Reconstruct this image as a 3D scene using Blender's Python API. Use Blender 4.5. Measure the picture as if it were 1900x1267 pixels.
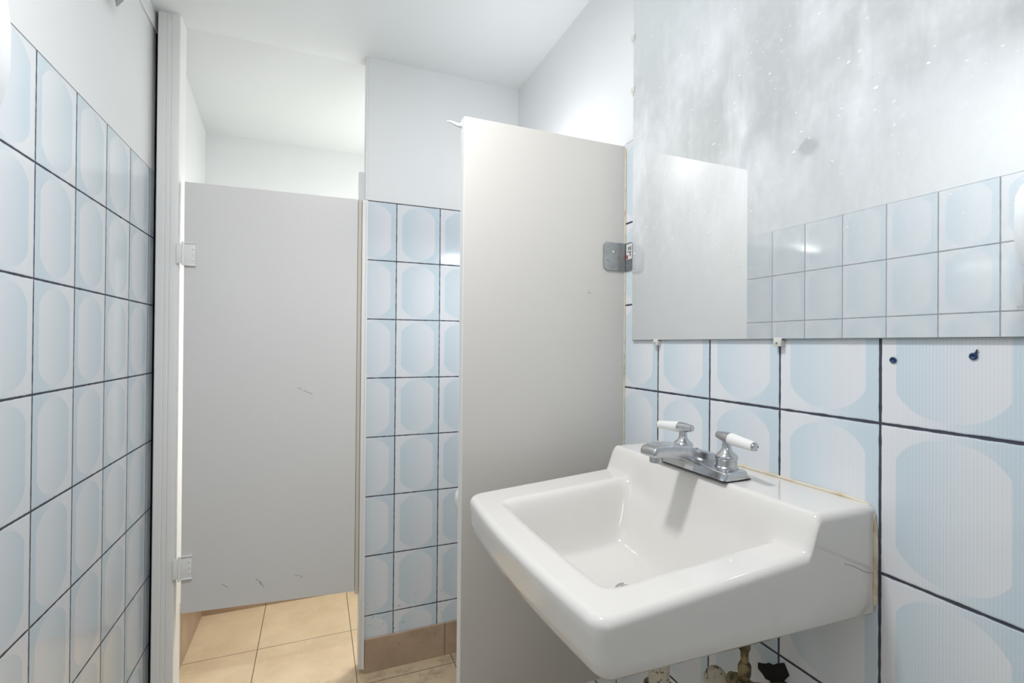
import bpy, bmesh, math, random
from mathutils import Vector, Matrix
random.seed(7)
for o in list(bpy.data.objects): bpy.data.objects.remove(o)
S = bpy.context.scene
COL = S.collection
H0 = 1.107                      # camera height above the floor; local heights below are given relative to it

# ---------------------------------------------------------------- camera
F_PX, YAW, PIT, ROL = 899.632, math.radians(22.0146), math.radians(0.32096), math.radians(0.45142)
def ray(x, y):
    u = (x-950)/F_PX; v = (y-633.5)/F_PX
    c, s = math.cos(-ROL), math.sin(-ROL)
    u, v = u*c-v*s, u*s+v*c
    y2, z2 = 1.0, -v
    yy = y2*math.cos(PIT)-z2*math.sin(PIT); zz = y2*math.sin(PIT)+z2*math.cos(PIT)
    return Vector((u*math.cos(YAW)+yy*math.sin(YAW), -u*math.sin(YAW)+yy*math.cos(YAW), zz))
fwd = ray(950, 633.5).normalized(); right = (ray(1950, 633.5)-ray(950, 633.5)).normalized(); up = right.cross(fwd).normalized()
cam_data = bpy.data.cameras.new('camera'); cam = bpy.data.objects.new('camera', cam_data); COL.objects.link(cam)
cam.matrix_world = Matrix(((right.x, up.x, -fwd.x, 0), (right.y, up.y, -fwd.y, 0), (right.z, up.z, -fwd.z, H0), (0, 0, 0, 1)))
cam_data.sensor_width = 36; cam_data.lens = F_PX/1900*36; cam_data.clip_start = .02; cam_data.clip_end = 50
S.camera = cam

# ---------------------------------------------------------------- world, lamps, exposure
w = bpy.data.worlds.new('world'); S.world = w; w.use_nodes = True
w.node_tree.nodes['Background'].inputs[0].default_value = (.9, .95, 1, 1); w.node_tree.nodes['Background'].inputs[1].default_value = .3
S.view_settings.view_transform = 'Standard'; S.view_settings.look = 'None'; S.view_settings.gamma = 1
S.view_settings.use_curve_mapping = False; S.view_settings.exposure = 0.0
def area(name, loc, sx, sy, power, col, rot=(0, 0, 0), spread=180):
    l = bpy.data.lights.new(name, 'AREA'); l.shape = 'RECTANGLE'; l.size = sx; l.size_y = sy; l.energy = power; l.color = col
    l.spread = math.radians(spread)
    o = bpy.data.objects.new(name, l); o.location = (loc[0], loc[1], loc[2]+H0); o.rotation_euler = rot; COL.objects.link(o)
    return o
area('lamp_or_fill_glow', (.03, .58, .93), .12, .12, 9.4, (.985, .99, 1.0))
area('window_fill', (-.22, -.95, .62), .42, .50, 3.6, (.97, .985, 1.0), (math.radians(118), 0, 0))  # added fill light behind the camera, no known window there
area('lamp_or_fill_glow', (.40, 2.02, .56), .20, .14, 11.0, (1.0, .97, .89))
area('lamp_or_fill_glow', (.40, 2.02, .59), .20, .14, .2, (1.0, .98, .95), (math.pi, 0, 0))
area('lamp_or_fill_glow', (.58, 1.27, .42), .12, .20, 1.15, (.95, .98, 1.0), (math.pi, 0, 0))  # added uplight hidden behind the partition, brightens upper walls and ceiling
area('lamp_or_fill_glow', (.58, 1.27, .385), .12, .20, 1.5, (.95, .98, 1.0))  # added downlight of the same hidden fitting

# ---------------------------------------------------------------- node materials
def mat(name, col=(.8, .8, .8), rough=.5, metal=0.0, spec=.5, coat=0.0):
    m = bpy.data.materials.new(name); m.use_nodes = True
    b = m.node_tree.nodes['Principled BSDF']
    b.inputs['Base Color'].default_value = (*col, 1); b.inputs['Roughness'].default_value = rough
    b.inputs['Metallic'].default_value = metal; b.inputs['Specular IOR Level'].default_value = spec
    b.inputs['Coat Weight'].default_value = coat; b.inputs['Coat Roughness'].default_value = .05
    return m
class N:
    """tiny node graph helper"""
    def __init__(s, m):
        s.t = m.node_tree; s.b = s.t.nodes['Principled BSDF']
        g = s.t.nodes.new('ShaderNodeNewGeometry'); x = s.t.nodes.new('ShaderNodeSeparateXYZ')
        s.t.links.new(g.outputs['Position'], x.inputs[0]); s.pos = g.outputs['Position']
        s.x, s.y, s.z = x.outputs
    def put(s, a, i):
        if hasattr(a, 'links') or isinstance(a, bpy.types.NodeSocket): s.t.links.new(a, i)
        else: i.default_value = a
    def m(s, op, a, b=0.0, c=0.0, clamp=False):
        n = s.t.nodes.new('ShaderNodeMath'); n.operation = op; n.use_clamp = clamp
        s.put(a, n.inputs[0]); s.put(b, n.inputs[1])
        if op in ('MULTIPLY_ADD', 'SMOOTH_MIN', 'WRAP', 'COMPARE'): s.put(c, n.inputs[2])
        return n.outputs[0]
    def sstep(s, a, lo, hi, o0=0.0, o1=1.0):
        n = s.t.nodes.new('ShaderNodeMapRange'); n.interpolation_type = 'SMOOTHSTEP'
        s.put(a, n.inputs[0]); s.put(lo, n.inputs[1]); s.put(hi, n.inputs[2]); s.put(o0, n.inputs[3]); s.put(o1, n.inputs[4])
        return n.outputs[0]
    def mix(s, f, a, b):
        n = s.t.nodes.new('ShaderNodeMix'); n.data_type = 'RGBA'
        s.put(f, n.inputs[0])
        for v, i in ((a, 6), (b, 7)):
            if isinstance(v, tuple): n.inputs[i].default_value = (*v[:3], 1)
            else: s.t.links.new(v, n.inputs[i])
        return n.outputs[2]
    def noise(s, scale, detail=2, rough=.5, stretch=None, off=None):
        n = s.t.nodes.new('ShaderNodeTexNoise'); n.inputs['Scale'].default_value = scale
        n.inputs['Detail'].default_value = detail; n.inputs['Roughness'].default_value = rough
        v = s.pos
        if stretch or off:
            mp = s.t.nodes.new('ShaderNodeMapping'); s.t.links.new(v, mp.inputs[0])
            if stretch: mp.inputs['Scale'].default_value = stretch
            if off: mp.inputs['Location'].default_value = off
            v = mp.outputs[0]
        s.t.links.new(v, n.inputs['Vector'])
        return n.outputs[0]
    def bump(s, h, dist=.001, strength=1.0):
        n = s.t.nodes.new('ShaderNodeBump'); n.inputs['Distance'].default_value = dist; n.inputs['Strength'].default_value = strength
        s.t.links.new(h, n.inputs['Height']); s.t.links.new(n.outputs[0], s.b.inputs['Normal']); return n
    def color(s, c): s.t.links.new(c, s.b.inputs['Base Color'])
    def rough(s, c): s.t.links.new(c, s.b.inputs['Roughness'])

W, H = .1524, .2
def tile_mat(name, axis, u0, v0, flip=False, gw=.0042, dirt=False):
    m = mat(name, rough=.12, spec=.5); n = N(m)
    ax = n.x if axis == 'x' else n.y
    wob = n.noise(60, 2); wb = n.m('MULTIPLY', n.m('SUBTRACT', wob, .5), .0022)
    u = n.m('DIVIDE', n.m('SUBTRACT', ax, u0), W); v = n.m('DIVIDE', n.m('SUBTRACT', n.z, v0+H0), H)
    fu = n.m('FRACT', u); fv = n.m('FRACT', v)
    if flip: fu = n.m('SUBTRACT', 1.0, fu)
    au = n.m('ABSOLUTE', n.m('SUBTRACT', fu, .5)); av = n.m('ABSOLUTE', n.m('SUBTRACT', fv, .5))
    du = n.m('MULTIPLY', n.m('SUBTRACT', .5, au), W); dv = n.m('MULTIPLY', n.m('SUBTRACT', .5, av), H)
    d = n.m('ADD', n.m('MINIMUM', n.m('MULTIPLY', du, 1.15), dv), wb)
    grout = n.sstep(d, gw/2-.0005, gw/2+.0005, 1.0, 0.0)
    ell = n.m('ADD', n.m('POWER', n.m('DIVIDE', au, .455), 2.3), n.m('POWER', n.m('DIVIDE', av, .445), 2.3))
    inside = n.m('MULTIPLY', n.sstep(ell, .985, 1.015, 1.0, 0.0), n.sstep(au, .372, .378, 1.0, 0.0))
    tb = n.sstep(fu, .18, .92); to = n.sstep(fu, .05, .88, 1.0, 0.0)
    tone = n.m('ADD', n.m('MULTIPLY', tb, n.m('SUBTRACT', 1.0, inside)), n.m('MULTIPLY', to, inside))
    tri = n.m('ABSOLUTE', n.m('SUBTRACT', n.m('MULTIPLY', n.m('FRACT', n.m('MULTIPLY', fu, 42.0)), 2.0), 1.0))
    half = n.sstep(n.m('SUBTRACT', n.m('MULTIPLY_ADD', tone, .62, .19), tri), -.22, .22)
    f = n.m('MULTIPLY_ADD', half, .38, n.m('MULTIPLY', tone, .62))
    c = n.mix(f, (.83, .845, .875), (.635, .745, .815))
    if dirt:
        sp = n.m('MULTIPLY', n.sstep(n.noise(95, 1), .72, .76), n.sstep(n.z, H0-1.0, H0-.72, 1.0, 0.0))
        c = n.mix(n.m('MULTIPLY', sp, .6), c, (.12, .10, .09))
    c = n.mix(grout, c, n.mix(n.noise(25, 2), (.035, .042, .075), (.075, .080, .10)))
    n.color(c); n.rough(n.m('MULTIPLY_ADD', grout, .6, .13))
    hgt = n.sstep(d, 0.0, gw/2+.002)
    n.bump(n.m('ADD', hgt, n.m('MULTIPLY', n.noise(9, 1), .35)), .0012, .6)
    return m
M_tile_r = tile_mat('glazed_tile_right', 'y', .419, -.1025, flip=True)
M_tile_l = tile_mat('glazed_tile_left', 'y', 1.0808, .3065, flip=True, gw=.004)
M_tile_b = tile_mat('glazed_tile_back', 'x', .2548, .2815, gw=.0036, dirt=True)

def paint(name, col, rough=.45, bumpy=.3):
    m = mat(name, col, rough); n = N(m)
    k = n.noise(6, 3)
    n.color(n.mix(k, col, tuple(c*.96 for c in col))); n.bump(n.noise(180, 2), .0004, bumpy); return m
M_white = paint('white_wall_paint', (.86, .87, .875))
M_ceil = paint('ceiling_paint', (.82, .84, .84), .6)
M_trim = paint('white_trim_paint', (.92, .915, .90), .4)
M_cream = paint('cream_edge', (.78, .74, .63), .5)

def lam(name, col):
    m = mat(name, col, .38); n = N(m)
    a = n.noise(3, 3); fine = n.noise(420, 2, stretch=(1, 1, .35))
    c = n.mix(a, col, tuple(x*.955 for x in col)); c = n.mix(n.m('MULTIPLY', fine, .10), c, (.45, .43, .40))
    n.color(c); n.bump(fine, .0003, .25); n.rough(n.m('MULTIPLY_ADD', a, .12, .33)); return m
M_door = lam('door_laminate', (.82, .805, .79)); M_panel = lam('partition_laminate', (.70, .675, .635))
M_edge = mat('laminate_edge', (.87, .87, .85), .35)

def floor_mat(name, base=(.60, .48, .34)):
    m = mat(name, base, .3); n = N(m)
    a = n.noise(5, 4, .6); b_ = n.noise(28, 4, .65)
    c = n.mix(n.sstep(a, .3, .7), (.70, .555, .375), (.60, .46, .30)); c = n.mix(n.m('MULTIPLY', n.sstep(b_, .5, .75), .35), c, (.74, .64, .50))
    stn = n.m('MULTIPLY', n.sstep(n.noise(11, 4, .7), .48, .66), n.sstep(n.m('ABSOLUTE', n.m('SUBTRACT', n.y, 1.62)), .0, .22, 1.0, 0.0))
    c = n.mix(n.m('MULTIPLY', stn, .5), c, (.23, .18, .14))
    def line(ax, o, p):
        f = n.m('FRACT', n.m('DIVIDE', n.m('SUBTRACT', ax, o), p))
        return n.m('MULTIPLY', n.m('SUBTRACT', .5, n.m('ABSOLUTE', n.m('SUBTRACT', f, .5))), p)
    d = n.m('MINIMUM', line(n.x, -.185, .3205), line(n.y, 1.9655, .325))
    g = n.sstep(d, .0010, .0017, 1.0, 0.0)
    n.color(n.mix(g, c, (.14, .10, .065))); n.bump(n.m('SUBTRACT', 1.0, g), .001, .5); n.rough(n.m('MULTIPLY_ADD', b_, .2, .25)); return m
M_floor = floor_mat('travertine_floor_tile')
def base_mat():
    m = mat('travertine_skirting', (.5, .38, .27), .35); n = N(m)
    c = n.mix(n.sstep(n.noise(9, 4, .6), .3, .7), (.52, .385, .27), (.42, .30, .21))
    c = n.mix(n.sstep(n.noise(110, 1), .735, .76), c, (.10, .07, .05)); n.color(c); return m
M_base = base_mat()
M_dark = mat('void_shade_and_rubber', (.012, .011, .012), .9)  # black stands for shade in gaps and holes; also the rubber gasket
M_chrome = mat('brushed_chrome', (.62, .63, .65), .16, 1.0)
def worn_chrome():
    m = mat('worn_chrome', (.6, .61, .63), .2, 1.0); n = N(m)
    k = n.noise(120, 3); n.rough(n.m('MULTIPLY_ADD', k, .22, .10)); n.color(n.mix(k, (.66, .67, .69), (.50, .505, .52))); return m
M_chrome = worn_chrome()
def ceramic():
    m = mat('white_vitreous_china', (.80, .785, .765), .10, coat=.3); n = N(m)
    n.color(n.mix(n.sstep(n.noise(260, 1), .80, .83), n.mix(n.noise(4, 2), (.80, .775, .74), (.78, .75, .71)), (.55, .52, .48))); return m
M_china = ceramic()
M_lever = mat('white_ceramic_lever', (.86, .86, .84), .2)
def caulk():
    m = mat('yellowed_caulk', (.7, .6, .4), .6); n = N(m)
    n.color(n.mix(n.sstep(n.noise(45, 3), .42, .8), (.78, .71, .57), (.56, .41, .24))); return m
M_caulk = caulk()
def brass():
    m = mat('corroded_brass', (.3, .22, .1), .5, .6); n = N(m)
    k = n.noise(90, 3); n.color(n.mix(n.sstep(k, .35, .65), (.34, .27, .14), (.09, .075, .05))); n.rough(n.m('MULTIPLY_ADD', k, .4, .3)); n.bump(k, .001, .6); return m
M_brass = brass()
def pvc():
    m = mat('stained_white_pipe', (.6, .56, .46), .5); n = N(m)
    n.color(n.mix(n.sstep(n.noise(130, 2), .55, .65), (.62, .56, .45), (.14, .10, .06))); return m
M_pvc = pvc()
def galv():
    m = mat('galvanised_steel', (.4, .41, .42), .38, .85); n = N(m)
    k = n.noise(70, 3); n.color(n.mix(k, (.44, .45, .45), (.30, .31, .32))); return m
M_galv = galv()
M_plug = mat('blue_plastic_plug', (.012, .045, .13), .5)
M_clip = mat('clear_plastic_clip', (.72, .71, .66), .25)
M_sticker = mat('white_label', (.8, .79, .77), .5); M_red = mat('red_print', (.55, .06, .08), .5); M_ink = mat('grey_print', (.09, .10, .10), .5)
M_plastic = mat('white_plastic', (.84, .86, .88), .25); M_grey = mat('grey_plastic', (.33, .34, .36), .4)

def mirror_mat():
    m = bpy.data.materials.new('spotted_mirror'); m.use_nodes = True; t = m.node_tree
    n = N(m); b = n.b
    gl = t.nodes.new('ShaderNodeBsdfGlossy'); gl.inputs['Color'].default_value = (.75, .775, .775, 1); gl.inputs['Roughness'].default_value = .012
    b.inputs['Base Color'].default_value = (.92, .945, .98, 1); b.inputs['Roughness'].default_value = .5
    # smears of dried cleaner: soft plumes, streaks and droplets in a band across the middle
    band = n.m('MULTIPLY', n.sstep(n.z, H0+.10, H0+.34), n.sstep(n.z, H0+.44, H0+.80, 1.0, 0.0))
    cloud = n.sstep(n.noise(5.0, 3, .55, stretch=(1, 1.3, .8)), .34, .78)
    str_ = n.sstep(n.noise(14, 3, .6, stretch=(1, 1.4, .30)), .45, .85)
    fine = n.sstep(n.noise(60, 3, .6, stretch=(1, 1, .8)), .45, .85)
    drops = n.sstep(n.noise(120, 1, .5, stretch=(1, .7, 1.5)), .74, .78)
    k = n.m('MULTIPLY', band, n.m('ADD', n.m('MULTIPLY', cloud, .50), n.m('ADD', n.m('MULTIPLY', str_, .22), n.m('ADD', n.m('MULTIPLY', fine, .07), n.m('MULTIPLY', drops, .5)))))
    k = n.m('ADD', n.m('MULTIPLY', k, 1.0), n.m('MULTIPLY_ADD', n.noise(3, 2), .10, .265), clamp=True)
    mx = t.nodes.new('ShaderNodeMixShader'); t.links.new(k, mx.inputs[0]); t.links.new(gl.outputs[0], mx.inputs[1]); t.links.new(b.outputs[0], mx.inputs[2])
    t.links.new(mx.outputs[0], t.nodes['Material Output'].inputs[0]); return m
M_mirror = mirror_mat()
M_medge = mat('mirror_edge', (.25, .30, .29), .3)

# ---------------------------------------------------------------- mesh helpers (z given relative to camera height)
class B:
    def __init__(s): s.bm = bmesh.new(); s.mats = []
    def mi(s, m):
        if m not in s.mats: s.mats.append(m)
        return s.mats.index(m)
    def box(s, x0, x1, y0, y1, z0, z1, m, bev=0, seg=2, mtx=None):
        t = bmesh.new(); bmesh.ops.create_cube(t, size=1)
        for v in t.verts: v.co = Vector(((x0+x1)/2+v.co.x*(x1-x0), (y0+y1)/2+v.co.y*(y1-y0), (z0+z1)/2+v.co.z*(z1-z0)))
        if bev: bmesh.ops.bevel(t, geom=list(t.edges), offset=bev, segments=seg, profile=.5, affect='EDGES')
        s.add(t, m, mtx); return s
    def add(s, t, m, mtx=None):
        k = s.mi(m); mp = {}
        if mtx: bmesh.ops.transform(t, matrix=mtx, verts=t.verts)
        for v in t.verts: mp[v] = s.bm.verts.new(v.co)
        for f in t.faces:
            g = s.bm.faces.new([mp[v] for v in f.verts]); g.material_index = k; g.smooth = True
        t.free()
    def loft(s, rings, m, cap=True, closed=True):
        k = s.mi(m); R = [[s.bm.verts.new(p) for p in r] for r in rings]; n = len(R[0])
        for a, b in zip(R, R[1:]):
            for i in range(n if closed else n-1):
                f = s.bm.faces.new((a[i], a[(i+1) % n], b[(i+1) % n], b[i])); f.material_index = k; f.smooth = True
        if cap:
            for r in (R[0][::-1], R[-1]):
                f = s.bm.faces.new(r); f.material_index = k
        return R
    def tube(s, pts, rad, m, n=20):
        """pts: list of points, rad: radius or list; rings perpendicular to path"""
        P = [Vector(p) for p in pts]
        if not isinstance(rad, (list, tuple)): rad = [rad]*len(P)
        rings = []
        for i, p in enumerate(P):
            a = P[max(i-1, 0)]; b = P[min(i+1, len(P)-1)]; d = (b-a)
            if d.length < 1e-9: d = Vector((0, 0, 1))
            d.normalize(); ref = Vector((0, 0, 1)) if abs(d.z) < .9 else Vector((1, 0, 0))
            e1 = d.cross(ref).normalized(); e2 = d.cross(e1)
            rings.append([p+(e1*math.cos(t)+e2*math.sin(t))*rad[i] for t in (2*math.pi*k/n for k in range(n))])
        s.loft(rings, m); return s
    def lathe(s, prof, c, m, n=32, axis=Vector((0, 0, 1))):
        """prof: (radius, distance along axis)"""
        ax = axis.normalized(); ref = Vector((0, 0, 1)) if abs(ax.z) < .9 else Vector((1, 0, 0)); e1 = ax.cross(ref).normalized(); e2 = ax.cross(e1)
        c = Vector(c)
        s.loft([[c+ax*h+(e1*math.cos(t)+e2*math.sin(t))*max(r, 1e-4) for t in (2*math.pi*k/n for k in range(n))] for r, h in prof], m); return s
    def poly_prism(s, pts, off, m):
        """flat outline extruded by off"""
        off = Vector(off); s.loft([[Vector(p) for p in pts], [Vector(p)+off for p in pts]], m); return s
    def done(s, name, parent=None, label=None, cat=None, kind=None, group=None, sharp=32, origin=None):
        bm = s.bm
        bmesh.ops.recalc_face_normals(bm, faces=bm.faces)
        lim = math.radians(sharp)
        for e in bm.edges:
            if len(e.link_faces) == 2 and e.calc_face_angle(0) > lim: e.smooth = False
        for f in bm.faces: f.smooth = True
        for v in bm.verts: v.co.z += H0
        org = Vector(origin) if origin else None
        if org:
            for v in bm.verts: v.co -= org
        me = bpy.data.meshes.new(name); bm.to_mesh(me); bm.free()
        for m in s.mats: me.materials.append(m)
        o = bpy.data.objects.new(name, me); COL.objects.link(o)
        if org: o.location = org
        if parent:
            o.parent = parent; o.matrix_parent_inverse = Matrix.Translation(-parent.location)
        props(o, label, cat, kind, group); return o
def props(o, label=None, cat=None, kind=None, group=None):
    if label: o['label'] = label
    if cat: o['category'] = cat
    if kind: o['kind'] = kind
    if group: o['group'] = group
def thing(name, loc, label, cat, group=None):
    o = bpy.data.objects.new(name, None); COL.objects.link(o); o.location = (loc[0], loc[1], loc[2]+H0); o.empty_display_size = .05
    props(o, label, cat, None, group); return o
def struct(b, name, label=None, cat=None, **k): return b.done(name, kind='structure', label=label, cat=cat, **k)

XR, XL, YB = .7045, -.4508, 1.6992
ZF, ZC, YS, YF = -H0, .966, 2.29, -1.0
XS = -.424
ZT = .498      # top of tiles on the side walls

# ---------------------------------------------------------------- room shell
struct(B().box(-.60, .85, YF-.1, YS+.12, ZF-.08, ZF, M_floor), 'floor', 'beige travertine floor tiles with thin dark joints', 'floor')
struct(B().box(-.60, .85, YF-.1, YS+.12, ZC, ZC+.08, M_ceil), 'ceiling', 'plain white painted ceiling', 'ceiling')
struct(B().poly_prism([(XS-.1, 1.752, ZC+.01), (XS-.1, 1.752, ZC+.0004), (XS-.1, YS+.05, .842), (XS-.1, YS+.05, ZC+.01)], (XR-XS+.15, 0, 0), M_ceil), 'ceiling_stall', 'sloping white ceiling over the stall', 'ceiling')
def split_wall(a, b, c, d, zt, mt, name, label):
    o = B(); o.box(a, b, c, d, ZF, zt, mt); o.box(a, b, c, d, zt, ZC, M_white); return struct(o, name, label, 'wall')
split_wall(XR, XR+.1, YF, YS+.1, .4955, M_tile_r, 'wall_right', 'tiled wall behind the washbasin and mirror, white paint above the tiles')
wl = split_wall(XL-.1, XL, YF, 1.737, ZT+.003, M_tile_l, 'wall_left', 'left wall of pale blue oval-patterned tiles, plain white above')
split_wall(.158, XR, YB, YB+.055, .4835, M_tile_b, 'wall_back', 'short tiled wall piece between stall door and grey partition')
struct(B().box(XS-.12, XS, 1.765, YS+.1, ZF, ZC, M_white), 'wall_stall_left', 'white side wall inside the stall left of the door', 'wall')
struct(B().box(XS-.12, XR, YS, YS+.1, ZF, ZC, M_white), 'wall_stall_back', 'white rear wall seen above the stall door', 'wall')
struct(B().box(-.60, .85, YF-.1, YF, ZF, ZC, M_white), 'wall_front', 'white wall behind the viewer', 'wall')
# paint hairlines where the paint meets the tiles
struct(B().box(XR-.0008, XR+.001, YF, 1.0, .4945, .4960, M_cream).box(XL-.001, XL+.0007, YF, 1.737, ZT+.0020, ZT+.0032, M_grey)
       .box(.158, XR, YB-.0007, YB+.001, .4828, .4840, M_cream), 'trim_1', 'thin painted joint along the top edge of the tiles', 'trim')
# skirting
sk = B()
for x0, x1 in ((.160, .4335), (.4360, XR)): sk.box(x0, x1, YB-.008, YB, ZF, -.994, M_base, .0012, 1)
struct(sk, 'baseboard_back', 'brown stone skirting tile at the foot of the short tiled wall', 'skirting')
sk = B()
for y0, y1 in ((1.765, 1.9645), (1.9665, YS)): sk.box(XS, XS+.008, y0, y1, ZF, -.90, M_base, .001, 1)
for x0, x1 in ((XS+.008, -.186), (-.184, .1345), (.1365, .4555), (.4575, XR)): sk.box(x0, x1, YS-.008, YS, ZF, -.90, M_base, .001, 1)
struct(sk, 'baseboard_stall', 'beige stone skirting inside the stall under the door', 'skirting')
# ceiling board on the left wall
struct(B().box(XL, XL+.006, YF, 1.737, .918, ZC, M_white, .001, 1), 'trim_2', 'narrow white board between left wall and ceiling', 'trim')
# jagged black strip painted for the shade in the gap ending the left wall
pts = []; z = ZF+.002
random.seed(3)
while z < .955:
    yl = 1.7365+random.uniform(-.002, .001)
    wd = (.018 if z < .49 else .026 if z < .9 else .018)+random.uniform(-.004, .004)
    if .465 < z < .505: yl += .006; wd *= .5
    pts.append((z, yl, yl+wd)); z += random.uniform(.02, .05)
g = B(); loop = [(XL+.0006, a, z) for z, a, b in pts]+[(XL+.0006, b, z) for z, a, b in pts[::-1]]
g.box(XL-.10, XL-.004, 1.737, 1.78, ZF, ZC, M_dark)
g.poly_prism(loop, (-.003, 0, 0), M_dark)
struct(g, 'wall_left_gap_shade', 'dark strip as the shaded gap between left tiles and white door post', 'gap')
# left door post with moulded face
p = B(); prof = [(-.4375, 1.765), (-.4375, 1.703), (-.435, 1.699), (-.418, 1.6985), (-.4165, 1.6995), (-.4145, 1.6995), (-.413, 1.698), (-.406, 1.6975), (-.4045, 1.6985), (-.402, 1.6985), (-.400, 1.6965), (-.386, 1.696), (-.381, 1.698), (-.3795, 1.703), (-.3795, 1.765)]
p.poly_prism([(x, y, ZF) for x, y in prof], (0, 0, ZC-ZF), M_trim)
struct(p, 'trim_3', 'tall white moulded door post left of the stall door', 'door post', sharp=25)
# right jamb of the stall: white trim, cream stop, block above
p = B(); p.box(.1405, .1585, YB-.012, YB+.055, -1.087, .4795, M_trim, .002, 2)
p.box(.1515, .1580, YB-.0155, YB-.010, -1.087, .470, M_trim, .001, 1)
p.box(.128, .1395, YB+.006, YB+.055, -.842, .482, M_cream, .001, 1)
p.box(.131, .155, YB+.03, YB+.055, .482, .585, M_white, .001, 1)
p.box(.150, .158, YB, YB+.055, .4835, ZC, M_white, .001, 1)
struct(p, 'trim_4', 'white and cream jamb strip right of the stall door', 'door jamb')

# ---------------------------------------------------------------- stall door
door = thing('stall_door', (-.12, YB, -.82), 'closed off-white stall door hanging clear of the floor', 'stall door')
d = B(); d.poly_prism([(-.3640, YB+.002, -.806), (.1265, YB+.002, -.829), (.1265, YB+.002, .4815), (-.3665, YB+.002, .4760)], (0, .022, 0), M_door)
dp = d.done('door_panel', door)
def hinge(z0, z1):
    h = B(); y = YB-.0015
    h.box(-.3660, -.3370, y-.0020, y+.0035, z0, z1, M_trim, .0012, 2)          # leaf on the door
    h.box(-.3830, -.3690, 1.6890, 1.6945, z0+.004, z1-.004, M_trim, .0012, 2)   # leaf on the post
    h.box(-.3700, -.3630, 1.6895, 1.7015, z0+.001, z1-.001, M_trim, .0015, 2)
    for z in (z0, z1): h.box(-.3640, -.3350, y-.0055, y+.001, z-.0018, z+.0018, M_trim, .0012, 2)
    o = h.done('hinge', door, label='white painted wraparound hinge')
    s = B()
    for k in range(3): s.lathe([(.0035, 0), (.0032, .0018), (.0015, .0026), (0, .0028)], (-.3420, y-.0015, z0+(z1-z0)*(.25+.25*k)), M_trim, 14, Vector((0, -1, 0)))
    s.done('screw', o)
    k = B(); k.tube([(-.3675, 1.690, z0-.0025), (-.3675, 1.690, z1+.0025)], .0028, M_trim, 14); k.done('hinge_pin', o)
hinge(.2270, .2930); hinge(-.7030, -.6360)
# scuffs on the door face
for pxs in (((412, 1083), (422, 1088)), ((478, 1075), (487, 1086)), ((549, 1067), (560, 1070)), ((553, 720), (578, 727))):
    pass
def mark_on(M_, pts, wdt, yplane, name, parent, m):
    b = B()
    P3 = []
    for x, y in pts:
        r = ray(x, y); P3.append(r*(yplane/r.y))
    b.tube([tuple(p) for p in P3], wdt, m, 6)
    return b.done(name, parent)
M_scuff = mat('grey_scuff', (.40, .37, .35), .7)
sc = B()
for line in ([(412, 1084), (417, 1086), (423, 1090)], [(474, 1073), (480, 1077), (485, 1085)], [(483, 1079), (490, 1090)], [(547, 1066), (553, 1068)], [(556, 1067), (562, 1071)], [(552, 719), (560, 722)], [(563, 724), (580, 731)]):
    P3 = [ray(*q) for q in line]; P3 = [r*((YB+.0021)/r.y) for r in P3]
    sc.tube([tuple(q) for q in P3], .0009, M_scuff, 6)
sc.done('scuff_marks', door, label='faint grey scuff marks')

# ---------------------------------------------------------------- grey partition beside the washbasin
YP = 1.0
part = thing('partition_panel', (.50, YP, -.80), 'grey laminate partition panel standing out from the wall beside the washbasin', 'partition')
d = B(); d.box(.2915, XR-.004, YP, YP+.026, -.80, .4885, M_panel, .0012, 2); d.done('panel', part)
d = B(); d.box(.2900, .2920, YP+.0008, YP+.0252, -.80, .4880, M_edge, .0006, 1); d.done('edge_band', part, label='white edge strip')
d = B(); d.box(XR-.0045, XR-.0002, YP-.0015, YP+.004, -.80, .482, M_caulk, .0008, 1); d.done('sealant', part, label='yellowed sealant line')
d = B(); d.tube([(.60+math.cos(t)*.0042, YP-.0002, .1265+math.sin(t)*.0042) for t in [k*math.pi/8 for k in range(17)]], .0006, M_caulk, 8)
d.lathe([(.0035, 0), (.003, .0006), (0, .0008)], (.60, YP, .1265), M_panel, 16, Vector((0, -1, 0))); d.done('screw_cap', part, label='beige ringed screw cap')
# hook-shaped end on the rear edge of the panel
d = B(); d.tube([(.2925, YP+.020, .476), (.284, YP+.026, .478), (.270, YP+.034, .486), (.262, YP+.038, .488)], [.006, .004, .0028, .0012], M_edge, 10); d.done('latch_tip', part)
# steel angle bracket
br = thing('corner_bracket', (XR-.01, YP, .215), 'galvanised steel corner bracket holding the grey partition to the wall', 'bracket')
def plate(c, a, b, hz0, hz1, n_, m):  # octagon-cornered plate between points along a->b
    o = B(); a = Vector(a); b = Vector(b); L = (b-a); u = L.normalized(); L = L.length; k = .007
    pts = [(0, hz0), (L-k, hz0), (L, hz0+k), (L, hz1-k), (L-k, hz1), (0, hz1)]
    o.poly_prism([(a.x+u.x*s_, a.y+u.y*s_, z_) for s_, z_ in pts], n_, m); return o
o = plate(None, (XR-.004, YP-.001, 0), (.640, YP-.001, 0), .181, .2485, (0, -.0022, 0), M_galv); leaf = o.done('panel_leaf', br)
s = B()
for x, z, r in ((.652, .238, .0026), (.667, .226, .0042), (.652, .204, .0026), (.667, .190, .0026), (.682, .214, .0022)):
    s.lathe([(r, 0), (r*.9, .0012), (0, .0016)], (x, YP-.0032, z), M_chrome if r > .004 else M_galv, 16, Vector((0, -1, 0)))
s.done('screw', leaf)
o = plate(None, (XR-.001, YP-.001, 0), (XR-.001, .9680, 0), .181, .2485, (-.0022, 0, 0), M_galv); leaf = o.done('wall_leaf', br)
s = B()
for y, z in ((.985, .201), (.977, .190)): s.lathe([(.0028, 0), (.0024, .0014), (0, .0018)], (XR-.0032, y, z), M_chrome, 16, Vector((-1, 0, 0)))
s.done('screw', leaf)
s = B(); x = XR-.0033
s.box(x-.0003, x, .9705, .9930, .2080, .2450, M_sticker, .0001, 1)
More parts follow.
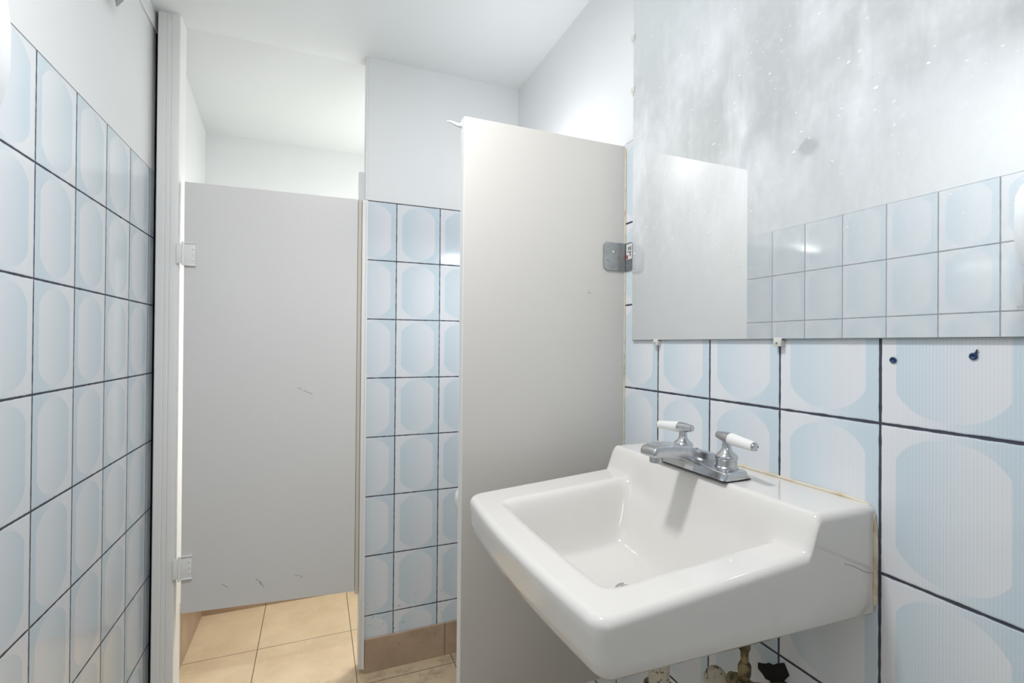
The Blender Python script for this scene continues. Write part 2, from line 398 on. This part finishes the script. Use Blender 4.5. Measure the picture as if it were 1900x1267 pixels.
s.box(x-.0006, x-.0002, .9860, .9925, .2095, .2190, M_red)
s.box(x-.0006, x-.0002, .9755, .9790, .2145, .2260, M_ink); s.box(x-.0006, x-.0002, .9815, .9850, .2300, .2380, M_ink)
s.box(x-.0006, x-.0002, .9745, .9790, .2300, .2385, M_ink); s.box(x-.0006, x-.0002, .9745, .9900, .2255, .2270, M_ink); s.box(x-.0007, x-.0003, .9885, .9898, .2105, .2180, M_ink)
s.done('price_sticker', leaf, label='white sticker with red and grey print')

# ---------------------------------------------------------------- mirror
mir = thing('wall_mirror', (XR, .3, .012), 'large frameless smeared mirror on the wall above the washbasin', 'mirror')
m_ = B(); m_.box(XR-.0060, XR-.0004, -.32, .9645, .0115, .93, M_medge); m_.done('backing', mir)
g = B(); g.bm.faces.new([g.bm.verts.new(q) for q in ((XR-.0063, -.319, .0125), (XR-.0063, .9637, .0125), (XR-.0063, .9637, .929), (XR-.0063, -.319, .929))]); g.mi(M_mirror)
g.box(XR-.0066, XR-.0061, -.319, .9637, .0125, .929, M_mirror); 
g.done('mirror_glass', mir)
def clip(y, z, side):
    c = B()
    if side: c.box(XR-.0095, XR-.0066, y-.006, y+.006, z-.006, z+.006, M_clip, .0015, 2); c.box(XR-.009, XR, y+.0005, y+.008, z-.004, z+.004, M_clip, .001, 2)
    else:
        c.box(XR-.0100, XR-.0066, y-.0075, y+.0075, z-.009, z+.0035, M_clip, .0015, 2); c.box(XR-.0095, XR, y-.0075, y+.0075, z-.0105, z-.0005, M_clip, .001, 2)
    o = c.done('mirror_clip', mir, label='clear plastic clip')
    if not side:
        s = B(); s.lathe([(.0022, 0), (.0018, .0006), (0, .0008)], (XR-.0098, y+.001, z-.0055), M_galv, 12, Vector((-1, 0, 0))); s.done('screw', o)
for y in (.8745, .5690, .10): clip(y, .0105, False)
for z in (.735, .610): clip(.9645, z, True)

# wall plugs right of the basin
for (y, z), lb in zip(((.4031, -.0169), (.3192, -.0098)), ('blue plastic wall plug in a tile below the mirror, the left one of the two', 'blue plastic wall plug in a tile below the mirror, the right one of the two')):
    b = B(); b.lathe([(.0008, -.006), (.0014, .0002), (.0036, .0006), (.0042, .0014), (.0030, .0022), (.0012, .0010), (0, .0002)], (XR, y, z), M_plug, 18, Vector((-1, 0, 0)))
    if 'right' in lb: b.tube([(XR-.001, y-.002, z+.003), (XR-.002, y-.004, z+.008)], [.0014, .0006], M_plug, 8)
    b.done('wall_plug', label=lb, cat='wall plug', group='wall plugs under the mirror', origin=(XR, y, z+H0))

# ---------------------------------------------------------------- washbasin
def sst(a, lo, hi):
    t = min(max((a-lo)/(hi-lo), 0), 1); return t*t*(3-2*t)
def smin(a, b, k):
    h = max(k-abs(a-b), 0)/k; return min(a, b)-h*h*k*.25
Y0, Y1, XFR = .4245, .887, .270
def rim(X): return -.2600-.0245*(.61-X)/.335
def top(X, Y):
    st = sst(X, .574, .600)
    zb = rim(X)*(1-st)+(-.2145)*st
    q = smin(smin((X-.312)/.050, (.600-X)/.075, .45), smin((Y-.473)/.050, (.818-Y)/.050, .45), .45)
    q = min(max(q, 0), 1); q = q-math.sin(2*math.pi*q)/(2*math.pi)*.85
    dd = .105+.02*max(0, 1-math.hypot(X-.47, (Y-.655)*.9)/.14)
    return zb-dd*q
def bow(Y): return .013*(1-((Y-.655)/.23)**2)
def outline(n, inset):
    """four side curves of the rounded plan, going front(Y up) / left(X up) / wall / right ; each n+1 points with normals"""
    x0, x1, y0, y1 = XFR, XR+.022, Y0, Y1
    cs = [(x0, y0, .020), (x0, y1, .026), (x1, y1, .015), (x1, y0, .015)]
    cen = [(x0+.020, y0+.020), (x0+.026, y1-.026), (x1-.015, y1-.015), (x1-.015, y0+.015)]
    ang = [math.pi*1.25, math.pi*.75, math.pi*.25, -math.pi*.25]
    sides = []
    for k in range(4):
        a0, a1 = ang[k], ang[(k+1) % 4]; c0, c1 = cen[k], cen[(k+1) % 4]; r0, r1 = cs[k][2], cs[(k+1) % 4][2]
        mid = (a0+((a1-a0+math.pi) % (2*math.pi)-math.pi)/2)
        raw = []
        for j in range(9): t = a0+(mid-a0)*j/8; raw.append((c0[0]+r0*math.cos(t), c0[1]+r0*math.sin(t), t))
        for j in range(9): t = mid+(a0+((a1-a0+math.pi) % (2*math.pi)-math.pi)-mid)*j/8; raw.append((c1[0]+r1*math.cos(t), c1[1]+r1*math.sin(t), t))
        L = [0]
        for a, b in zip(raw, raw[1:]): L.append(L[-1]+math.hypot(b[0]-a[0], b[1]-a[1]))
        out = []
        for i in range(n+1):
            s_ = L[-1]*i/n; j = 0
            while j < len(L)-2 and L[j+1] < s_: j += 1
            f = (s_-L[j])/max(L[j+1]-L[j], 1e-9); a, b = raw[j], raw[j+1]
            t = a[2]+(b[2]-a[2])*f
            x = a[0]+(b[0]-a[0])*f-inset*math.cos(t); y = a[1]+(b[1]-a[1])*f-inset*math.sin(t)
            out.append((x, y, math.cos(t), math.sin(t)))
        sides.append(out)
    return sides
def shift(x, y):   # bowed front
    return x-bow(y)*max(0, min(1, (.45-x)/.19))
NG = 130; RB = .0115
sd = outline(NG, RB)
A_, B_, C_, D_ = sd   # A: front Y0->Y1, B: left side X up, C: wall Y1->Y0, D: right side X down
grid = [[None]*(NG+1) for _ in range(NG+1)]
for i in range(NG+1):       # i along Y, j along X
    for j in range(NG+1):
        u = i/NG; v = j/NG
        a = A_[i]; c = C_[NG-i]; b = B_[j]; d_ = D_[NG-j]
        P = [(1-v)*a[k]+v*c[k]+(1-u)*d_[k]+u*b[k]-((1-u)*(1-v)*A_[0][k]+u*(1-v)*A_[NG][k]+u*v*C_[0][k]+(1-u)*v*C_[NG][k]) for k in (0, 1)]
        grid[i][j] = (P[0], P[1])
def zbot(X): return -.349-.0140*(X-.28)/.42
basin = thing('washbasin', (XR, .6575, -.36), 'white rectangular wall-hung washbasin under the mirror', 'washbasin')
b = B(); k = b.mi(M_china); V = [[None]*(NG+1) for _ in range(NG+1)]; U = [[None]*(NG+1) for _ in range(NG+1)]
for i in range(NG+1):
    for j in range(NG+1):
        x, y = grid[i][j]; xs = shift(x, y)
        V[i][j] = b.bm.verts.new((xs, y, top(x, y)))
        edge = min(i, j, NG-i, NG-j)
        U[i][j] = b.bm.verts.new((xs, y, min(zbot(xs)+(.012 if edge > 1 else 0), top(x, y)-.014 if edge > 3 else 9)))
for G, fl in ((V, False), (U, True)):
    for i in range(NG):
        for j in range(NG):
            q = (G[i][j], G[i+1][j], G[i+1][j+1], G[i][j+1]); b.bm.faces.new(q if fl else q[::-1])
per = [(i, 0, A_[i]) for i in range(NG)]+[(NG, j, B_[j]) for j in range(NG)]+[(NG-i, NG, C_[i]) for i in range(NG)]+[(0, NG-j, D_[j]) for j in range(NG)]
prev = None; first = None
for i, j, (x, y, nx, ny) in per:
    col = [V[i][j]]; ztop = top(x, y); wallside = nx > .8
    for s_ in range(1, 7):
        t = s_/6*math.pi/2; o_ = RB*math.sin(t); dz = RB*(1-math.cos(t))
        X_, Y_ = x+nx*o_, y+ny*o_
        col.append(b.bm.verts.new((shift(X_, Y_), Y_, ztop-dz)))
    X_, Y_ = x+nx*RB, y+ny*RB; zb_ = zbot(shift(X_, Y_))
    for f_ in (.25, .5, .75, 1): col.append(b.bm.verts.new((shift(X_, Y_)+.004*f_*max(0, -nx), Y_, (ztop-RB)*(1-f_)+(zb_+.006)*f_)))
    o_ = RB-.005; X_, Y_ = x+nx*o_, y+ny*o_; col.append(b.bm.verts.new((shift(X_, Y_)+.004*max(0, -nx), Y_, zb_)))
    col.append(U[i][j])
    if prev:
        for p_, q_, r_, s2 in zip(prev, prev[1:], col[1:], col): b.bm.faces.new((p_, q_, r_, s2))
    else: first = col
    prev = col
for p_, q_, r_, s2 in zip(prev, prev[1:], first[1:], first): b.bm.faces.new((p_, q_, r_, s2))
bmesh.ops.recalc_face_normals(b.bm, faces=b.bm.faces)
cut = bmesh.ops.bisect_plane(b.bm, geom=b.bm.verts[:]+b.bm.edges[:]+b.bm.faces[:], plane_co=(XR-.0012, 0, 0), plane_no=(1, 0, 0), clear_outer=True)
bmesh.ops.holes_fill(b.bm, edges=[e for e in b.bm.edges if e.is_boundary])
b.done('basin_body', basin, sharp=60)
# sealant line around the basin where it meets the wall
b = B(); pts = [(XR-.002, Y1-.004, -.30), (XR-.002, Y1-.001, -.225), (XR-.002, Y1-.010, -.2135), (XR-.0025, .80, -.2125), (XR-.0025, .70, -.2128), (XR-.002, .60, -.2125), (XR-.0025, .52, -.2130), (XR-.002, .455, -.2130), (XR-.002, .434, -.2150), (XR-.002, .4255, -.2260), (XR-.002, .4235, -.26), (XR-.002, .4235, -.31), (XR-.002, .4240, -.355)]
fine = []
for p0, p1 in zip(pts, pts[1:]):
    for t in range(6): fine.append(tuple(a+(c-a)*t/6+random.uniform(-.0003, .0003) for a, c in zip(p0, p1)))
b.tube(fine, [.0024+random.uniform(-.0004, .0004)+(.0010 if q[2] < -.24 else 0) for q in fine], M_caulk, 8); b.done('sealant', basin, label='yellowed sealant bead along the wall')
zdr = top(.47, .655)
b = B(); b.lathe([(.021, .001), (.0205, .003), (.017, .0025), (.015, .0012), (.0148, -.004)], (.47, .655, zdr), M_chrome); dr = b.done('drain_ring', basin)
b = B(); b.lathe([(.013, .000), (.0125, .004), (.006, .0055), (0, .006)], (.47, .655, zdr), M_chrome); b.done('stopper', dr)
# hairline crack on the side and a nick on the front left corner
M_hair = mat('hairline', (.42, .38, .35), .5)
b = B(); b.tube([(.642, Y0-.0001, -.283), (.660, Y0-.0001, -.289), (.682, Y0-.0001, -.300), (.700, Y0-.0001, -.305)], .0005, M_hair, 6); b.done('hairline_crack', basin, label='thin grey hairline crack')

# ---------------------------------------------------------------- faucet
fa = thing('basin_faucet', (.613, .655, -.2145), 'chrome two-handle centerset faucet with white ceramic levers on the washbasin', 'faucet')
FY = .655; ZD = -.2145
b = B(); rings = []
def rrect(x0, x1, z0, z1, y, r, slope=0.0, n=5):
    pts = []
    for cx, cz, a0 in ((x0+r, z0+.001, 180), (x1-r, z0+.001, 270), (x1-r-slope, z1-r, 0), (x0+r+slope, z1-r, 90)):
        rr = r if cz > z0+.002 else .001
        for q in range(n+1):
            t = math.radians(a0+90*q/n); pts.append((cx+(rr if rr == r else r)*math.cos(t), y, cz+rr*math.sin(t)))
    return pts
for y in [-.0785, -.0775, -.075, -.070, -.06, -.05, -.042, -.034, -.028, -.022, -.015, -.008, 0, .008, .015, .022, .028, .034, .042, .05, .06, .070, .075, .0775, .0785]:
    h = .0145+.0125*math.exp(-(y/.024)**2); ins = (.006 if abs(y) > .078 else .003 if abs(y) > .077 else .001 if abs(y) > .074 else 0)
    rings.append(rrect(.5855+ins, .6425-ins, ZD+.0012, ZD+h-ins*.7, FY+y, .0035, .004))
b.loft(rings, M_chrome); b.done('base_plate', fa, sharp=40)
b = B(); b.box(.5850, .6430, FY-.0790, FY+.0790, ZD+.0003, ZD+.0016, M_dark, .0005, 1); b.done('gasket', fa, label='black rubber gasket')
b = B(); rings = []
prof = [(.6400, .012, -.1985, -.2110), (.636, .019, -.1900, -.2110), (.625, .0215, -.1830, -.2110), (.605, .0225, -.1780, -.2090), (.590, .0225, -.1735, -.2030), (.575, .0220, -.1695, -.1950), (.560, .0214, -.1665, -.1895), (.545, .0207, -.1645, -.1862), (.530, .0200, -.1640, -.1840), (.516, .0194, -.1650, -.1832), (.507, .0190, -.1668, -.1830), (.5035, .0186, -.1685, -.1828), (.5010, .0176, -.1715, -.1822), (.5002, .0165, -.1735, -.1800)]
for x, hw, zt, zb in prof:
    pts = []; r = min(.0038, (zt-zb)*.40); 
    for sy, cz, a0 in ((1, zt-r, 0), (-1, zt-r, 90), (-1, zb+r*.5, 180), (1, zb+r*.5, 270)):
        rz = r if a0 < 180 else r*.5
        for q in range(6):
            t = math.radians(a0+90*q/5); pts.append((x, FY+sy*(hw-r)+r*math.cos(t), cz+rz*math.sin(t)))
    rings.append(pts)
b.loft(rings, M_chrome); sp = b.done('spout', fa, sharp=45)
b = B(); b.lathe([(.0105, 0), (.0108, -.002), (.0108, -.011), (.0098, -.012), (.0090, -.0118), (.0085, -.008)], (.519, FY, -.1825), M_chrome, 28); b.done('aerator', sp)
b = B(); b.lathe([(.0032, -.001), (.0030, .0008), (.0018, .0010), (0, .0004)], (.600, FY-.004, -.1768), M_dark, 14); b.done('lift_rod_hole', sp, label='small dark hole')
def handle(yc, sgn):
    c = (.6195, yc, ZD+.0135)
    b = B(); b.lathe([(.0185, -.001), (.0182, .003), (.0165, .0050), (.0163, .0052), (.0163, .0150), (.0172, .0158), (.0176, .0185), (.0170, .0215), (.0150, .0240), (.0112, .0270), (.0088, .0300), (.0074, .0340), (.0068, .0400), (.0072, .0460)], c, M_chrome, 32)
    h = b.done('handle', fa)
    zc = c[2]+.0505; ax = Vector((-.10, sgn, -.055)).normalized()
    b = B(); o_ = Vector((c[0], yc, zc))-ax*.0215
    b.lathe([(.0045, 0), (.0060, .001), (.0068, .006), (.0090, .018), (.0096, .026), (.0096, .030), (.0088, .031)], o_, M_chrome, 28, ax); b.done('lever_hub', h)
    b = B(); b.lathe([(.0085, .030), (.0098, .032), (.0098, .038), (.0086, .060), (.0078, .078), (.0072, .0805)], o_, M_lever, 28, ax); b.done('lever', h, label='white ceramic lever')
    b = B(); b.lathe([(.0066, .0800), (.0066, .0830), (.0056, .0838), (.0045, .0828), (.0020, .0832), (0, .0834)], o_, M_chrome, 24, ax); b.done('end_cap', h, label='chrome end cap')
handle(FY-.0508, -1); handle(FY+.0508, 1)

for o in fa.children: o.matrix_parent_inverse = o.matrix_parent_inverse @ Matrix.Translation((.005, 0, .0008))
# ---------------------------------------------------------------- plumbing under the basin
dp_ = thing('drain_pipe', (.505, .622, -.80), 'stained white drain pipe with brass slip nut under the washbasin', 'drain pipe')
b = B(); b.tube([(.505, .622, -.40), (.505, .622, -.74), (.510, .622, -.780), (.530, .622, -.802), (.555, .622, -.795), (.568, .622, -.765), (.575, .622, -.745), (.600, .622, -.735), (XR, .622, -.735)], .0165, M_pvc, 24); b.done('pipe', dp_)
b = B(); b.lathe([(.0215, -.004), (.0235, 0), (.0245, .010), (.0235, .022), (.019, .026)], (.505, .622, -.556), M_brass, 10); b.done('slip_nut', dp_)
sv = thing('stop_valve', (.66, .582, -.53), 'corroded brass shut-off valve on the wall under the washbasin', 'valve')
b = B(); b.tube([(.645, .585, -.37), (.645, .585, -.44), (.645, .585, -.545)], .0060, M_brass, 16); b.lathe([(.0080, 0), (.0094, .003), (.0094, .012), (.0072, .016)], (.645, .585, -.490), M_brass, 6); b.lathe([(.0084, 0), (.0104, .004), (.0104, .020), (.0076, .025)], (.645, .585, -.534), M_brass, 6); b.done('riser', sv)
b = B(); b.tube([(.645, .612, -.553), (.645, .602, -.550), (.645, .585, -.548), (.650, .572, -.549), (.672, .562, -.550), (XR, .556, -.550)], [.011, .0125, .0130, .0130, .0120, .0120], M_brass, 18); b.done('valve_body', sv)
b = B()
b.lathe([(.0165, 0), (.0185, .003), (.0185, .010), (.0140, .014), (.006, .016)], (.632, .630, -.563), M_pvc, 20, Vector((.4, 1, -.1))); b.done('valve_knob', sv)
hole = B(); pts = []
for q in range(18):
    t = q/18*2*math.pi; r = 1+.28*math.sin(3*t+1)+.12*math.sin(7*t); pts.append((XR-.0012, .578+.026*r*math.cos(t), -.540+.022*r*math.sin(t)-.25*(.030*r*math.cos(t))))
hole.poly_prism(pts, (.0011, 0, 0), M_dark); hole.done('wall_left_gap_shade' if False else 'pipe_hole_shade', sv, label='dark patch for the shaded broken hole around the pipe')  # flat black patch stands in for the dark inside of the hole

# ---------------------------------------------------------------- urinal hidden behind the partition, its lip peeks out
ur = thing('urinal', (XR, 1.27, -.80), 'white ceramic fixture whose rim just shows behind the grey partition', 'urinal')
b = B(); rings = []
for z, dpt, hw in ((-.80, .06, .05), (-.77, .15, .09), (-.70, .24, .13), (-.60, .31, .155), (-.50, .345, .165), (-.43, .358, .168), (-.405, .360, .166), (-.392, .352, .160), (-.390, .33, .145), (-.41, .31, .13), (-.50, .28, .11), (-.52, .10, .05)):
    rings.append([(XR-.002-dpt*max(0, math.sin(t))**.8 if 0 < t < math.pi else XR-.002, 1.235+hw*math.cos(t), z) for t in [math.pi*q/24 for q in range(25)]])
b.loft(rings, M_china, closed=True); b.done('bowl', ur, sharp=70)
b = B(); b.box(XR-.10, XR-.002, 1.11, 1.36, -.50, .02, M_china, .02, 4); b.done('back', ur)

# ---------------------------------------------------------------- fittings on the left wall
sdp = thing('towel_dispenser', (XL, .60, .22), 'white towel dispenser on the left wall at the very edge, seen again in the mirror', 'dispenser')
b = B(); rings = []
for z, d0, w0 in ((.216, .112, .080), (.222, .126, .092), (.250, .134, .098), (.290, .141, .100), (.340, .141, .100), (.400, .134, .100), (.432, .112, .098), (.440, .098, .088)):
    rings.append([(XL+.0005+(d0*min(1, 1.25*max(0, math.sin(t))**.45)), .60+w0*math.copysign(abs(math.cos(t))**.45, math.cos(t)), z) for t in [math.pi*q/28 for q in range(29)]])
b.loft(rings, M_plastic); b.done('housing', sdp, sharp=50)
b = B(); b.box(XL+.020, XL+.085, .53, .67, .214, .226, M_grey, .003, 2); b.done('dispensing_slot', sdp)
sw = thing('light_switch', (XL, .69, .15), 'white switch plate with grey rocker, low in the mirror at its right edge', 'light switch')
b = B(); b.box(XL+.0002, XL+.008, .640, .738, .118, .190, M_plastic, .002, 2); b.done('plate', sw)
b = B(); b.box(XL+.007, XL+.012, .650, .722, .126, .182, M_grey, .002, 2); b.done('rocker', sw)
mb = B(); mtx = Matrix.Translation((0, 0, 0))
mb.poly_prism([(XL+.020, 1.366, .766), (XL+.020, 1.404, .804), (XL+.020, 1.366, .842), (XL+.020, 1.328, .804)], (.0025, 0, 0), M_galv)
mb.poly_prism([(XL+.0005, 1.366, .780), (XL+.0005, 1.386, .80), (XL+.0005, 1.366, .820), (XL+.0005, 1.346, .80)], (.020, 0, 0), M_grey)
mb.done('metal_sign_plate', label='grey metal plate corner cut off by the top edge on the left wall', cat='metal plate', origin=(XL, 1.366, .80+H0))

# ---------------------------------------------------------------- lamp housings and one added fill fitting (each above one lamp)
def fixture(x, y, z0, z1, sx, sy, lb, rod=None):
    t = thing('ceiling_or_fill_light', (x, y, z1), lb, 'ceiling light')
    b = B(); b.box(x-sx/2-.012, x+sx/2+.012, y-sy/2-.010, y+sy/2+.010, z0, z1, M_plastic, .003, 2); b.done('housing', t)
    if 'partition' in lb: b = B(); b.box(x+.05, XR, y-.02, y+.02, z0+.004, z1-.004, M_plastic, .002, 2); b.done('bracket_arm', t)
    if rod: b = B(); b.tube([(x, y, z1-.001), (x, y, rod)], .006, M_plastic, 12); b.done('rod', t)
fixture(.03, .58, .934, .9655, .13, .13, 'small square white ceiling light above the left side of the room')
fixture(.58, 1.27, .389, .416, .12, .20, 'added white fill light hidden behind the grey partition', None)  # made-up fitting around the added fill lamps, not on the ceiling
fixture(.40, 2.02, .564, .586, .20, .14, 'short white ceiling light inside the stall', .895)
win = struct(B().box(-.44, .02, YF, YF+.02, .36, .88, M_trim, .003, 2), 'added_window_1', 'added white window panel for the fill light behind the viewer', 'window')  # made-up window, unseen, accounts for the added fill light
